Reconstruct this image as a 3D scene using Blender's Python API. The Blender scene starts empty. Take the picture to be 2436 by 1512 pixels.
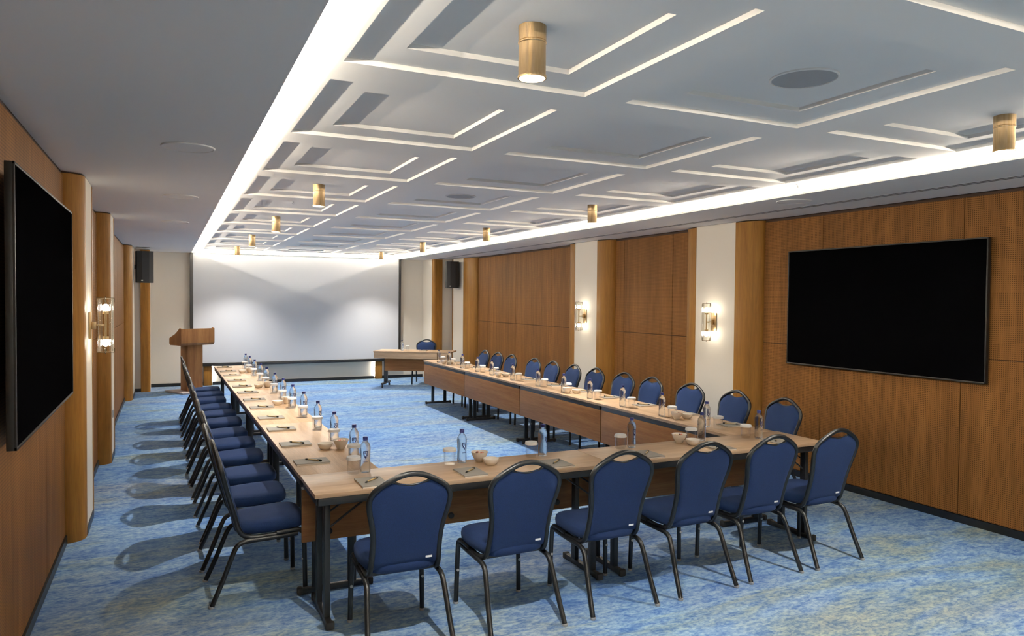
import bpy, bmesh, math, random
from mathutils import Vector, Matrix
random.seed(7)
PI = math.pi
sc = bpy.context.scene
C = sc.collection

# ------------------------------------------------------------------ materials
def srgb(r, g, b):
    f = lambda c: (c/255/12.92) if c/255 <= 0.04045 else ((c/255+0.055)/1.055)**2.4
    return (f(r), f(g), f(b), 1)

def mat(name, col, rough=0.5, metal=0.0, spec=0.5, emit=None, estr=0):
    m = bpy.data.materials.new(name); m.use_nodes = True
    b = m.node_tree.nodes['Principled BSDF']
    b.inputs['Base Color'].default_value = col if len(col) == 4 else (*col, 1)
    b.inputs['Roughness'].default_value = rough
    b.inputs['Metallic'].default_value = metal
    b.inputs['Specular IOR Level'].default_value = spec
    if emit:
        b.inputs['Emission Color'].default_value = (*emit, 1)
        b.inputs['Emission Strength'].default_value = estr
    return m

class N:
    """small node helper"""
    def __init__(s, m):
        s.m = m; s.t = m.node_tree; s.b = s.t.nodes['Principled BSDF']
    def n(s, typ, **kw):
        o = s.t.nodes.new(typ)
        for k, v in kw.items():
            if k.startswith('i_'):
                o.inputs[int(k[2:])].default_value = v
            else: setattr(o, k, v)
        return o
    def l(s, a, ao, b, bi): s.t.links.new(a.outputs[ao], b.inputs[bi])
    def coords(s, scale, rot=(0, 0, 0)):
        tc = s.n('ShaderNodeTexCoord'); mp = s.n('ShaderNodeMapping')
        mp.inputs['Scale'].default_value = scale
        mp.inputs['Rotation'].default_value = rot
        s.l(tc, 'Object', mp, 'Vector'); return mp
    def noise(s, mp, scale, detail=3, rough=0.5, dist=0.0):
        o = s.n('ShaderNodeTexNoise'); o.inputs['Scale'].default_value = scale
        o.inputs['Detail'].default_value = detail; o.inputs['Roughness'].default_value = rough
        o.inputs['Distortion'].default_value = dist
        s.l(mp, 0, o, 'Vector'); return o
    def ramp(s, src, out, stops):
        r = s.n('ShaderNodeValToRGB'); e = r.color_ramp.elements
        while len(e) < len(stops): e.new(0.5)
        for i, (p, c) in enumerate(stops):
            e[i].position = p; e[i].color = c
        s.l(src, out, r, 0); return r
    def mix(s, mode, fac, a, b):
        x = s.n('ShaderNodeMix'); x.data_type = 'RGBA'; x.blend_type = mode
        for sock, v in ((0, fac), (6, a), (7, b)):
            if isinstance(v, tuple) and len(v) == 2 and not isinstance(v[0], float):
                s.t.links.new(v[0].outputs[v[1]], x.inputs[sock])
            else: x.inputs[sock].default_value = v
        return x

def wood(name, dark, light, axis='z', rough=0.45, spec=0.4, holes=None, grain=1.0):
    m = mat(name, light, rough, 0, spec); h = N(m)
    long_, wide = 0.9*grain, 16*grain
    sca = {'x': (long_, wide, wide), 'y': (wide, long_, wide), 'z': (wide, wide, long_)}[axis]
    mp = h.coords(sca)
    a = h.noise(mp, 1.0, 5, 0.6, 0.6)
    r = h.ramp(a, 0, [(0.30, dark), (0.70, light)])
    mp2 = h.coords(tuple(x*0.22 for x in sca))
    b = h.noise(mp2, 1.0, 2, 0.5, 0.3)
    r2 = h.ramp(b, 0, [(0.3, (0.78, 0.78, 0.78, 1)), (0.7, (1.1, 1.1, 1.1, 1))])
    x = h.mix('MULTIPLY', 1.0, (r, 0), (r2, 0))
    src = (x, 2)
    mp3 = h.coords(tuple(v*9 for v in sca))
    c = h.noise(mp3, 1.0, 2, 0.5)
    r3 = h.ramp(c, 0, [(0.35, (0.86, 0.86, 0.86, 1)), (0.6, (1, 1, 1, 1))])
    x2 = h.mix('MULTIPLY', 1.0, src, (r3, 0)); src = (x2, 2)
    if holes:
        p = holes
        tc = h.n('ShaderNodeTexCoord'); sp = h.n('ShaderNodeSeparateXYZ'); h.l(tc, 'Object', sp, 0)
        def cell(o):
            d = h.n('ShaderNodeMath', operation='DIVIDE'); h.l(sp, o, d, 0); d.inputs[1].default_value = p
            fr = h.n('ShaderNodeMath', operation='FRACT'); h.l(d, 0, fr, 0)
            sb = h.n('ShaderNodeMath', operation='SUBTRACT'); h.l(fr, 0, sb, 0); sb.inputs[1].default_value = 0.5
            ab = h.n('ShaderNodeMath', operation='MULTIPLY'); h.l(sb, 0, ab, 0); h.l(sb, 0, ab, 1)
            return ab
        u, v = cell(1), cell(2)
        ad = h.n('ShaderNodeMath', operation='ADD'); h.l(u, 0, ad, 0); h.l(v, 0, ad, 1)
        lt = h.n('ShaderNodeMath', operation='LESS_THAN'); h.l(ad, 0, lt, 0); lt.inputs[1].default_value = 0.050
        x3 = h.mix('MIX', (lt, 0), src, (dark[0]*0.38, dark[1]*0.36, dark[2]*0.3, 1)); src = (x3, 2)
    h.t.links.new(src[0].outputs[src[1]], h.b.inputs['Base Color'])
    bp = h.n('ShaderNodeBump'); bp.inputs['Strength'].default_value = 0.08; bp.inputs['Distance'].default_value = 0.002
    h.l(c, 0, bp, 'Height'); h.l(bp, 0, h.b, 'Normal')
    return m

M = {}
M['plaster'] = mat('white plaster', (0.74, 0.69, 0.60), 0.85, spec=0.1)
M['ceil'] = mat('ceiling paint', (0.89, 0.865, 0.82), 0.85, spec=0.1)
M['black'] = mat('black skirting', (0.006, 0.006, 0.007), 0.35)
M['panel'] = wood('perforated oak panel', (0.175, 0.075, 0.019, 1), (0.275, 0.125, 0.034, 1), 'z', 0.6, 0.12, holes=0.016)
M['post'] = wood('oak post', (0.25, 0.110, 0.018, 1), (0.37, 0.175, 0.032, 1), 'z', 0.5, 0.2)
M['dark_wood'] = mat('dark shadow gap', (0.05, 0.022, 0.008), 0.7)
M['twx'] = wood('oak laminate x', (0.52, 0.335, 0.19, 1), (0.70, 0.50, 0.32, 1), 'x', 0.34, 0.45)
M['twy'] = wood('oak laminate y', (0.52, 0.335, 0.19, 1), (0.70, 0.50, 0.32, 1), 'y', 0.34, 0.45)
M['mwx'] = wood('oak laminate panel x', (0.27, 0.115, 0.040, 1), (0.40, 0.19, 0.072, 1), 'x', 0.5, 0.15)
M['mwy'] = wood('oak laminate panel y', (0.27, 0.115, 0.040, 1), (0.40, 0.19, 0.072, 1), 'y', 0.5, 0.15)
M['lectern'] = wood('lectern oak', (0.24, 0.105, 0.037, 1), (0.36, 0.175, 0.065, 1), 'z', 0.5, 0.2)
M['steel'] = mat('black powder coated steel', (0.012, 0.013, 0.014), 0.42, spec=0.5)
M['gun'] = mat('dark chair tube', (0.020, 0.022, 0.024), 0.34, 0.55, spec=0.6)
M['glide'] = mat('grey plastic glide', (0.35, 0.35, 0.34), 0.4)
M['rubber'] = mat('black rubber', (0.01, 0.01, 0.01), 0.7)
M['white'] = mat('white plastic', (0.75, 0.75, 0.73), 0.5)
M['paper'] = mat('paper lid', (0.86, 0.85, 0.82), 0.8)
M['cover'] = mat('grey notepad cover', (0.25, 0.235, 0.205), 0.7)
M['page'] = mat('notepad pages', (0.78, 0.72, 0.62), 0.8)
M['pen_b'] = mat('pen kraft barrel', (0.50, 0.36, 0.17), 0.5)
M['pen_k'] = mat('pen black tips', (0.01, 0.01, 0.01), 0.35)
M['cap'] = mat('navy bottle cap', (0.018, 0.028, 0.16), 0.4)
M['ink'] = mat('dark blue print', (0.012, 0.02, 0.10), 0.5)
M['china'] = mat('cream china', (0.90, 0.84, 0.74), 0.25, spec=0.5)
M['candy1'] = mat('pink sweets', (0.72, 0.30, 0.22), 0.4)
M['candy2'] = mat('brown sweets', (0.14, 0.05, 0.03), 0.4)
M['candy3'] = mat('cream sweets', (0.78, 0.66, 0.45), 0.4)
M['screen'] = mat('projection fabric', (0.57, 0.595, 0.63), 0.9, spec=0.1)
M['tvglass'] = mat('television panel', (0.001, 0.001, 0.0012), 0.3, spec=0.0)
M['tvbezel'] = mat('television bezel', (0.012, 0.011, 0.010), 0.45, 0.2)
M['pa'] = mat('black loudspeaker grille', (0.010, 0.010, 0.011), 0.6)
M['grille'] = mat('grey speaker grille', (0.42, 0.42, 0.42), 0.7)
M['slot'] = mat('dark slot', (0.10, 0.09, 0.08), 0.7)
M['base_grey'] = mat('pale lectern base', (0.40, 0.34, 0.32), 0.6)

def fabric():
    m = mat('navy chair fabric', (0.03, 0.05, 0.12), 0.9, spec=0.15); h = N(m)
    mp = h.coords((1, 1, 1)); a = h.noise(mp, 420, 2, 0.6)
    r = h.ramp(a, 0, [(0.3, (0.0055, 0.014, 0.046, 1)), (0.72, (0.011, 0.029, 0.096, 1))])
    h.l(r, 0, h.b, 'Base Color')
    h.b.inputs['Sheen Weight'].default_value = 0.10
    h.b.inputs['Sheen Roughness'].default_value = 0.5
    h.b.inputs['Sheen Tint'].default_value = (0.35, 0.5, 0.9, 1)
    bp = h.n('ShaderNodeBump'); bp.inputs['Strength'].default_value = 0.25; bp.inputs['Distance'].default_value = 0.001
    h.l(a, 0, bp, 'Height'); h.l(bp, 0, h.b, 'Normal')
    return m
M['fabric'] = fabric()

def brass():
    m = mat('brushed antique brass', (0.42, 0.26, 0.09), 0.34, 1.0); h = N(m)
    mp = h.coords((1, 1, 1)); a = h.noise(h.coords((70, 70, 5)), 1.0, 3, 0.6, 0.4)
    r = h.ramp(a, 0, [(0.3, (0.40, 0.27, 0.12, 1)), (0.7, (0.60, 0.44, 0.26, 1))])
    h.l(r, 0, h.b, 'Base Color')
    r2 = h.ramp(a, 0, [(0.3, (0.5, 0.5, 0.5, 1)), (0.7, (0.28, 0.28, 0.28, 1))])
    h.l(r2, 0, h.b, 'Roughness')
    return m
M['brass'] = brass()
M['dbrass'] = mat('dark bronze wire', (0.10, 0.07, 0.035), 0.4, 0.8)

def carpet():
    m = mat('blue patterned carpet', (0.2, 0.35, 0.5), 0.95, spec=0.1); h = N(m)
    rot = (0, 0, -0.03)
    big = h.noise(h.coords((0.50, 1.7, 1), rot), 1.0, 5, 0.62, 0.6)
    med = h.noise(h.coords((6.0, 14.0, 1), rot), 1.0, 5, 0.72, 0.4)
    fine = h.noise(h.coords((24, 44, 1), rot), 1.0, 3, 0.7, 0.3)
    grey = h.noise(h.coords((0.35, 0.9, 1), (0, 0, 0.4)), 1.0, 3, 0.5, 0.5)
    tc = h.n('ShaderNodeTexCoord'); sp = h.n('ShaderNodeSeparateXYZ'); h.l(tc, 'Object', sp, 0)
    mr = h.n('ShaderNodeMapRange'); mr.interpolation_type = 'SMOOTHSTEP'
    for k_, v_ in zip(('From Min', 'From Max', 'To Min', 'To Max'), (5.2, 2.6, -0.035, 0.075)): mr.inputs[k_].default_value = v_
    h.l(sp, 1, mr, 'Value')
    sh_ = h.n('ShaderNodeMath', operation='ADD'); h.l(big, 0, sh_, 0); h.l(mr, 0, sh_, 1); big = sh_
    base = h.ramp(big, 0, [(0.38, (0.135, 0.255, 0.49, 1)), (0.53, (0.205, 0.335, 0.515, 1)),
                           (0.62, (0.20, 0.28, 0.315, 1)), (0.76, (0.255, 0.27, 0.235, 1))])
    gcol = h.mix('MIX', (h.ramp(grey, 0, [(0.45, (0, 0, 0, 1)), (0.68, (0.6, 0.6, 0.6, 1))]), 0), (base, 0), (0.24, 0.27, 0.31, 1))
    spots = h.ramp(med, 0, [(0.38, (0.50, 0.64, 0.86, 1)), (0.47, (0.92, 0.95, 1.0, 1)), (0.60, (1.25, 1.18, 1.06, 1))])
    x = h.mix('MULTIPLY', 1.0, (gcol, 2), (spots, 0))
    fr = h.ramp(fine, 0, [(0.40, (0.62, 0.72, 0.88, 1)), (0.5, (1, 1, 1, 1)), (0.62, (1.34, 1.24, 1.08, 1))])
    x2 = h.mix('MULTIPLY', 1.0, (x, 2), (fr, 0))
    h.l(x2, 2, h.b, 'Base Color')
    pile = h.noise(h.coords((260, 260, 1)), 1.0, 2, 0.5)
    bp = h.n('ShaderNodeBump'); bp.inputs['Strength'].default_value = 0.5; bp.inputs['Distance'].default_value = 0.004
    h.l(pile, 0, bp, 'Height'); h.l(bp, 0, h.b, 'Normal')
    return m
M['carpet'] = carpet()

def emitter(name, col, s):
    m = bpy.data.materials.new(name); m.use_nodes = True; t = m.node_tree; t.nodes.clear()
    e = t.nodes.new('ShaderNodeEmission'); e.inputs[0].default_value = (*col, 1); e.inputs[1].default_value = s
    o = t.nodes.new('ShaderNodeOutputMaterial'); t.links.new(e.outputs[0], o.inputs[0]); return m
LED_C = (1.0, 0.895, 0.75)
WARM = (1.0, 0.86, 0.70)
M['led'] = emitter('cove led', LED_C, 1950)
M['riser_fill'] = emitter('added riser fill glow', LED_C, 760)  # added emitter that grazes the coffer risers, not part of the led tape
M['led2'] = emitter('niche led', (1.0, 0.93, 0.82), 16)
M['lens'] = emitter('spot lens', (1.0, 0.95, 0.85), 30)
M['globe'] = emitter('sconce globe', (1.0, 0.90, 0.76), 36)

def glassy(name, ior, mixf, tint=(1, 1, 1)):
    m = bpy.data.materials.new(name); m.use_nodes = True; t = m.node_tree; t.nodes.clear()
    g = t.nodes.new('ShaderNodeBsdfGlass'); g.inputs['IOR'].default_value = ior
    g.inputs['Roughness'].default_value = 0.0; g.inputs[0].default_value = (*tint, 1)
    tr = t.nodes.new('ShaderNodeBsdfTransparent'); tr.inputs[0].default_value = (*tint, 1)
    x = t.nodes.new('ShaderNodeMixShader'); x.inputs[0].default_value = mixf
    t.links.new(g.outputs[0], x.inputs[1]); t.links.new(tr.outputs[0], x.inputs[2])
    o = t.nodes.new('ShaderNodeOutputMaterial'); t.links.new(x.outputs[0], o.inputs[0]); return m
def thin_glass(name, refl=1.0, tint=(0.95, 0.96, 0.96)):
    m = bpy.data.materials.new(name); m.use_nodes = True; t = m.node_tree; t.nodes.clear()
    gl = t.nodes.new('ShaderNodeBsdfGlossy'); gl.inputs['Roughness'].default_value = 0.04
    tr = t.nodes.new('ShaderNodeBsdfTransparent'); tr.inputs[0].default_value = (*tint, 1)
    lw = t.nodes.new('ShaderNodeLayerWeight'); lw.inputs[0].default_value = 0.38
    mu = t.nodes.new('ShaderNodeMath'); mu.operation = 'MULTIPLY'; mu.inputs[1].default_value = refl
    t.links.new(lw.outputs['Facing'], mu.inputs[0])
    x = t.nodes.new('ShaderNodeMixShader'); t.links.new(mu.outputs[0], x.inputs[0])
    t.links.new(tr.outputs[0], x.inputs[1]); t.links.new(gl.outputs[0], x.inputs[2])
    o = t.nodes.new('ShaderNodeOutputMaterial'); t.links.new(x.outputs[0], o.inputs[0]); return m
M['bottle'] = glassy('bottle glass and water', 1.33, 0.35, (0.96, 0.98, 0.985))
M['tumbler'] = thin_glass('tumbler glass', 0.28, (0.99, 0.99, 0.99))
M['rod'] = thin_glass('sconce glass', 0.7, (0.97, 0.97, 0.95))

# ------------------------------------------------------------------ mesh tools
class B:
    def __init__(s): s.bm = bmesh.new()
    def box(s, x0, x1, y0, y1, z0, z1, bev=0.0, seg=2, mx=None):
        v = [s.bm.verts.new(p) for p in ((x0,y0,z0),(x1,y0,z0),(x1,y1,z0),(x0,y1,z0),(x0,y0,z1),(x1,y0,z1),(x1,y1,z1),(x0,y1,z1))]
        fs = [s.bm.faces.new([v[i] for i in q]) for q in ((3,2,1,0),(4,5,6,7),(0,1,5,4),(1,2,6,5),(2,3,7,6),(3,0,4,7))]
        if mx: bmesh.ops.transform(s.bm, matrix=mx, verts=v)
        if bev:
            es = list({e for f in fs for e in f.edges})
            bmesh.ops.bevel(s.bm, geom=es, offset=bev, segments=seg, affect='EDGES', profile=0.5)
        return s
    def quad(s, *pts):
        s.bm.faces.new([s.bm.verts.new(p) for p in pts]); return s
    def prism(s, poly, z0, z1, mx=None):
        a = [s.bm.verts.new((x, y, z0)) for x, y in poly]; b = [s.bm.verts.new((x, y, z1)) for x, y in poly]
        n = len(poly); s.bm.faces.new(a[::-1]); s.bm.faces.new(b)
        for i in range(n): s.bm.faces.new((a[i], a[(i+1) % n], b[(i+1) % n], b[i]))
        if mx: bmesh.ops.transform(s.bm, matrix=mx, verts=a+b)
        return s
    def lathe(s, prof, n=24, c=(0, 0, 0), mx=None, close=True):
        rings = []
        for r, z in prof:
            if r < 1e-6: rings.append([s.bm.verts.new((c[0], c[1], c[2]+z))])
            else: rings.append([s.bm.verts.new((c[0]+r*math.cos(2*PI*i/n), c[1]+r*math.sin(2*PI*i/n), c[2]+z)) for i in range(n)])
        for a, b in zip(rings, rings[1:]):
            for i in range(n):
                j = (i+1) % n
                if len(a) == 1 and len(b) == 1: continue
                if len(a) == 1: s.bm.faces.new((a[0], b[j], b[i]))
                elif len(b) == 1: s.bm.faces.new((a[i], a[j], b[0]))
                else: s.bm.faces.new((a[i], a[j], b[j], b[i]))
        if mx: bmesh.ops.transform(s.bm, matrix=mx, verts=[v for r in rings for v in r])
        return s
    def tube(s, pts, w, h=None, n=10, up=Vector((1, 0, 0)), cap=True):
        h = h or w; pts = [Vector(p) for p in pts]; rings = []
        for i, p in enumerate(pts):
            t = (pts[min(i+1, len(pts)-1)] - pts[max(i-1, 0)]).normalized()
            u = up - up.dot(t)*t
            if u.length < 1e-3: u = Vector((0, 1, 0)) - Vector((0, 1, 0)).dot(t)*t
            u.normalize(); v = t.cross(u)
            rings.append([s.bm.verts.new(p + u*(w/2*math.cos(2*PI*k/n)) + v*(h/2*math.sin(2*PI*k/n))) for k in range(n)])
        for a, b in zip(rings, rings[1:]):
            for i in range(n): s.bm.faces.new((a[i], a[(i+1) % n], b[(i+1) % n], b[i]))
        if cap:
            s.bm.faces.new(rings[0][::-1]); s.bm.faces.new(rings[-1])
        return s
    def sphere(s, c, r, n=16, sz=1.0):
        pr = [(r*math.sin(PI*i/n), -r*sz*math.cos(PI*i/n)) for i in range(n+1)]
        pr[0] = (0, -r*sz); pr[-1] = (0, r*sz)
        return s.lathe(pr, n*2 if n < 10 else 20, c)
    def mesh(s, name, smooth=True, ang=35):
        bmesh.ops.recalc_face_normals(s.bm, faces=s.bm.faces)
        me = bpy.data.meshes.new(name); s.bm.to_mesh(me); s.bm.free()
        if smooth:
            me.shade_smooth(); me.set_sharp_from_angle(angle=math.radians(ang))
        return me

def obj(name, b, m, parent=None, smooth=True, ang=35, loc=None, **props):
    me = b.mesh(name, smooth, ang) if isinstance(b, B) else b
    if m and not me.materials: me.materials.append(m)
    o = bpy.data.objects.new(name, me); C.objects.link(o)
    if parent: o.parent = parent
    if loc: o.location = loc
    for k, v in props.items(): o[k] = v
    return o
def thing(name, label, cat, loc=(0, 0, 0), rz=0, group=None):
    o = bpy.data.objects.new(name, None); C.objects.link(o); o.empty_display_size = 0.1
    o.location = loc; o.rotation_euler = (0, 0, rz); o['label'] = label; o['category'] = cat
    if group: o['group'] = group
    return o
def tag(o, label, cat, group=None):
    o['label'] = label; o['category'] = cat
    if group: o['group'] = group
    return o
def struct(name, b, m, parent=None, **k):
    o = obj(name, b, m, parent, **k)
    if not parent: o['kind'] = 'structure'
    return o
def dup(root, loc, rz, label=None, group=None):
    r = root.copy(); C.objects.link(r); r.location = loc; r.rotation_euler = (0, 0, rz)
    if label: r['label'] = label
    if group: r['group'] = group
    for ch in list(root.children):
        c = ch.copy(); C.objects.link(c); c.parent = r
        for g in list(ch.children):
            d = g.copy(); C.objects.link(d); d.parent = c
    return r
used = {}
def place(key, maker, loc, rz, label, group):
    """first time builds the thing, afterwards copies it with its parts"""
    if key not in used:
        used[key] = maker()
        r = used[key]; r.location = loc; r.rotation_euler = (0, 0, rz); r['label'] = label; r['group'] = group
        return r
    return dup(used[key], loc, rz, label, group)

def smooth_path(pts, k=6):
    """Catmull-Rom through the points"""
    P = [Vector(p) for p in pts]; P = [2*P[0]-P[1]] + P + [2*P[-1]-P[-2]]; out = []
    for i in range(1, len(P)-2):
        for j in range(k):
            t = j/k
            out.append(0.5*((2*P[i]) + (P[i+1]-P[i-1])*t + (2*P[i-1]-5*P[i]+4*P[i+1]-P[i+2])*t*t + (3*P[i]-P[i-1]-3*P[i+1]+P[i+2])*t**3))
    out.append(P[-2]); return out

# ------------------------------------------------------------------ room sizes
XL, XR = -0.675, 5.90          # timber cladding planes
FL, FR = -0.555, 5.77          # front planes of the plaster bays
Y0, YB = -1.9, 16.17
ZS, ZC = 2.70, 2.772           # soffit, raised ceiling
CL, CR = 0.445, 4.775          # cove lips
CY0, CY1 = -1.35, 16.03

struct('floor', B().box(XL-0.25, XR+0.25, Y0-0.2, YB+0.3, -0.1, 0), M['carpet'])

# walls (plaster slabs behind everything)
wl = struct('wall_left', B().box(XL-0.2, XL-0.03, Y0-0.1, YB+0.25, 0, 2.95), M['plaster'])
wr = struct('wall_right', B().box(XR+0.03, XR+0.2, Y0-0.1, YB+0.25, 0, 2.95), M['plaster'])
wb = struct('wall_back', B().box(XL-0.2, XR+0.2, YB, YB+0.12, 0, ZS), M['plaster'])
struct('wall_front', B().box(XL-0.2, XR+0.2, Y0-0.15, Y0, 0, 2.95), M['plaster'])

def qround(cx, cy, r, a0, a1, n=10):
    return [(cx+r*math.cos(a0+(a1-a0)*i/n), cy+r*math.sin(a0+(a1-a0)*i/n)) for i in range(n+1)]

def cladding(parent, side, ya, yb, ys, zseam=1.36, m='panel'):
    """timber boards between ya and yb, vertical joints at ys"""
    cuts = [ya] + [y for y in ys if ya+0.05 < y < yb-0.05] + [yb]
    g = 0.003
    for a, b in zip(cuts, cuts[1:]):
        for z0, z1 in ((0.065, zseam-g), (zseam+g, 2.668)):
            x0, x1 = (XL-0.025, XL) if side < 0 else (XR, XR+0.025)
            obj('wood_panel', B().box(x0, x1, a+g, b-g, z0, z1, 0.0015, 1), M[m], parent)
    x0, x1 = (XL-0.029, XL-0.014) if side < 0 else (XR+0.014, XR+0.029)
    obj('shadow_gap', B().box(x0, x1, ya, yb, 0.0, ZS), M['dark_wood'], parent)

def bay(parent, side, n0, n1, w1, f1):
    """plaster bay: near post n0..n1, plaster n1..w1, far post w1..f1"""
    X, F = (XL, FL) if side < 0 else (XR, FR)
    s = 1 if side < 0 else -1
    r = abs(F-X)
    # near post: quarter round facing the room's near end
    rr = min(r, n1-n0)
    def near(rx, ry):
        pts = [(X-s*0.02, n1), (X-s*0.02, n0)]
        for i in range(13):
            a = i/12*PI/2
            pts.append((X+s*rx*math.sin(a), n0+ry*(1-math.cos(a))))
        pts.append((F+s*0.004, n1)); return pts
    obj('wood_post', B().prism(near(r+0.004, (n1-n0)*0.75), 0.0, ZS-0.012), M['post'], parent)
    def far(rx, ry):
        pts = [(X-s*0.02, f1), (X-s*0.02, w1), (F+s*0.004, w1)]
        for i in range(13):
            a = i/12*PI/2
            pts.append((X+s*rx*math.cos(a), f1-ry*(1-math.sin(a))))
        return pts
    obj('wood_post', B().prism(far(r+0.004, (f1-w1)*0.75), 0.0, ZS-0.012), M['post'], parent)
    obj('plaster_bay', B().box(min(X-s*0.02, F), max(X-s*0.02, F), n1, w1, 0.0, ZS), M['plaster'], parent)
    x0, x1 = sorted((F, F+s*0.008))
    obj('bay_skirting', B().box(x0, x1, n1, w1, 0.0, 0.06), M['black'], parent)

SEAM = [-0.44, 0.98, 2.40, 3.82, 5.24]
BR = [(6.02, 6.33, 7.00, 7.26), (8.95, 9.24, 9.89, 10.17), (14.12, 14.64, 15.26, 15.40)]
BL = [(6.13, 6.30, 6.80, 7.02), (8.86, 8.99, 9.46, 9.70), (14.14, 14.38, 15.24, 15.40)]
for par, side, bays in ((wr, 1, BR), (wl, -1, BL)):
    cladding(par, side, Y0, bays[0][0]+0.02, SEAM)
    cladding(par, side, bays[0][3]-0.02, bays[1][0]+0.02, [7.62, 8.72])
    cladding(par, side, bays[1][3]-0.02, bays[2][0]+0.02, [10.9, 12.3, 13.6])
    for b in bays: bay(par, side, *b)

def skirting(name, side, spans):
    b = B()
    for ya, yb in spans:
        if side < 0: b.box(XL-0.01, XL+0.012, ya, yb, 0, 0.062)
        else: b.box(XR-0.012, XR+0.01, ya, yb, 0, 0.062)
    struct(name, b, M['black'])
skirting('baseboard_left', -1, [(Y0, BL[0][0]+.02), (BL[0][3]-.02, BL[1][0]+.02), (BL[1][3]-.02, BL[2][0]+.02)])
skirting('baseboard_right', 1, [(Y0, BR[0][0]+.02), (BR[0][3]-.02, BR[1][0]+.02), (BR[1][3]-.02, BR[2][0]+.02)])

# returns beside the back wall
LX, RX = -0.30, 5.36
def ret(side):
    if side < 0: x0, x1 = XL-0.03, LX
    else: x0, x1 = RX, XR+0.03
    obj('plaster_return', B().box(x0, x1, 15.43, YB+0.01, 0, ZS), M['plaster'], wb)
    w = 0.155 if side < 0 else 0.20
    if side < 0: pts = [(LX-w, 15.45), (LX-w, 15.385)] + [(LX-0.05+0.055*math.sin(a), 15.44-0.055*math.cos(a)) for a in [i/8*PI/2 for i in range(9)]] + [(LX+0.005, 15.47), (LX+0.005, 15.52), (LX-w, 15.52)]
    else: pts = [(RX+w, 15.52), (RX-0.005, 15.52), (RX-0.005, 15.44)] + [(RX+0.05-0.055*math.cos(a), 15.44-0.055*math.sin(a)) for a in [i/8*PI/2 for i in range(9)]] + [(RX+w, 15.385)]
    obj('wood_post', B().prism(pts, 0, ZS-0.012), M['post'], wb)
    a, b_ = (XL, LX-w) if side < 0 else (RX+w, XR)
    obj('return_skirting', B().box(a, b_, 15.42, 15.44, 0, 0.065), M['black'], wb)
ret(-1); ret(1)
struct('baseboard_back', B().box(LX, 0.655, YB-0.014, YB+0.002, 0, 0.065).box(0.835, 4.215, YB-0.014, YB+0.002, 0, 0.065).box(4.395, RX, YB-0.014, YB+0.002, 0, 0.065), M['black'])

# ------------------------------------------------------------------ ceiling
b = B()
b.box(XL-0.2, CL, Y0-0.1, YB+0.2, ZS, ZS+0.016)
b.box(CR, XR+0.2, Y0-0.1, YB+0.2, ZS, ZS+0.016)
b.box(CL, CR, Y0-0.1, CY0, ZS, ZS+0.016)
b.box(CL, CR, CY1, YB+0.15, ZS, ZS+0.016)
CV = 0.36   # cove depth behind the lip
b.box(CL-CV-0.03, CL-CV, CY0-CV, YB+0.2, ZS+0.01, ZC+0.02)
b.box(CR+CV, CR+CV+0.03, CY0-CV, YB+0.2, ZS+0.01, ZC+0.02)
b.box(CL-CV, CR+CV, CY0-CV-0.03, CY0-CV, ZS+0.01, ZC+0.02)
b.box(CL-CV, CR+CV, YB+0.12, YB+0.15, ZS+0.01, ZC+0.02)
b.box(XL-0.2, XR+0.2, Y0-0.1, YB+0.3, 2.90, 2.95)
ceiling = struct('ceiling', b, M['ceil'])
# raised field with stepped square coffers
cols = [(0.655, 1.805), (2.035, 3.185), (3.415, 4.565)]
PY, SY = 1.425, 1.16
rows = [(2.44+PY*k-SY/2, 2.44+PY*k+SY/2) for k in range(-2, 10)]
b = B(); bm = b.bm
def rect(x0, x1, y0, y1, z): b.quad((x0, y0, z), (x0, y1, z), (x1, y1, z), (x1, y0, z))
fx0, fx1, fy0, fy1 = CL-CV, CR+CV, CY0-CV, YB+0.13
yy = fy0
for (a, c) in rows:
    rect(fx0, fx1, yy, a, ZC)
    xx = fx0
    for (p, q) in cols:
        rect(xx, p, a, c, ZC); xx = q
    rect(xx, fx1, a, c, ZC); yy = c
rect(fx0, fx1, yy, fy1, ZC)
ST = 0.022
for (a, c) in rows:
    for (p, q) in cols:
        x0, x1, y0, y1, z = p, q, a, c, ZC
        for step in range(2):
            z2 = z+ST
            for (u, v) in (((x0, y0), (x1, y0)), ((x1, y0), (x1, y1)), ((x1, y1), (x0, y1)), ((x0, y1), (x0, y0))):
                b.quad((*u, z), (*v, z), (*v, z2), (*u, z2))
            ins = 0.205
            if step == 0:
                X0, X1, Y0_, Y1_ = x0+ins, x1-ins, y0+ins, y1-ins
                rect(x0, x1, y0, Y0_, z2); rect(x0, x1, Y1_, y1, z2); rect(x0, X0, Y0_, Y1_, z2); rect(X1, x1, Y0_, Y1_, z2)
                x0, x1, y0, y1, z = X0, X1, Y0_, Y1_, z2
            else: rect(x0, x1, y0, y1, z2)
obj('coffered_field', b, M['ceil'], ceiling, smooth=False)
ZI = ZC+2*ST

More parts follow.
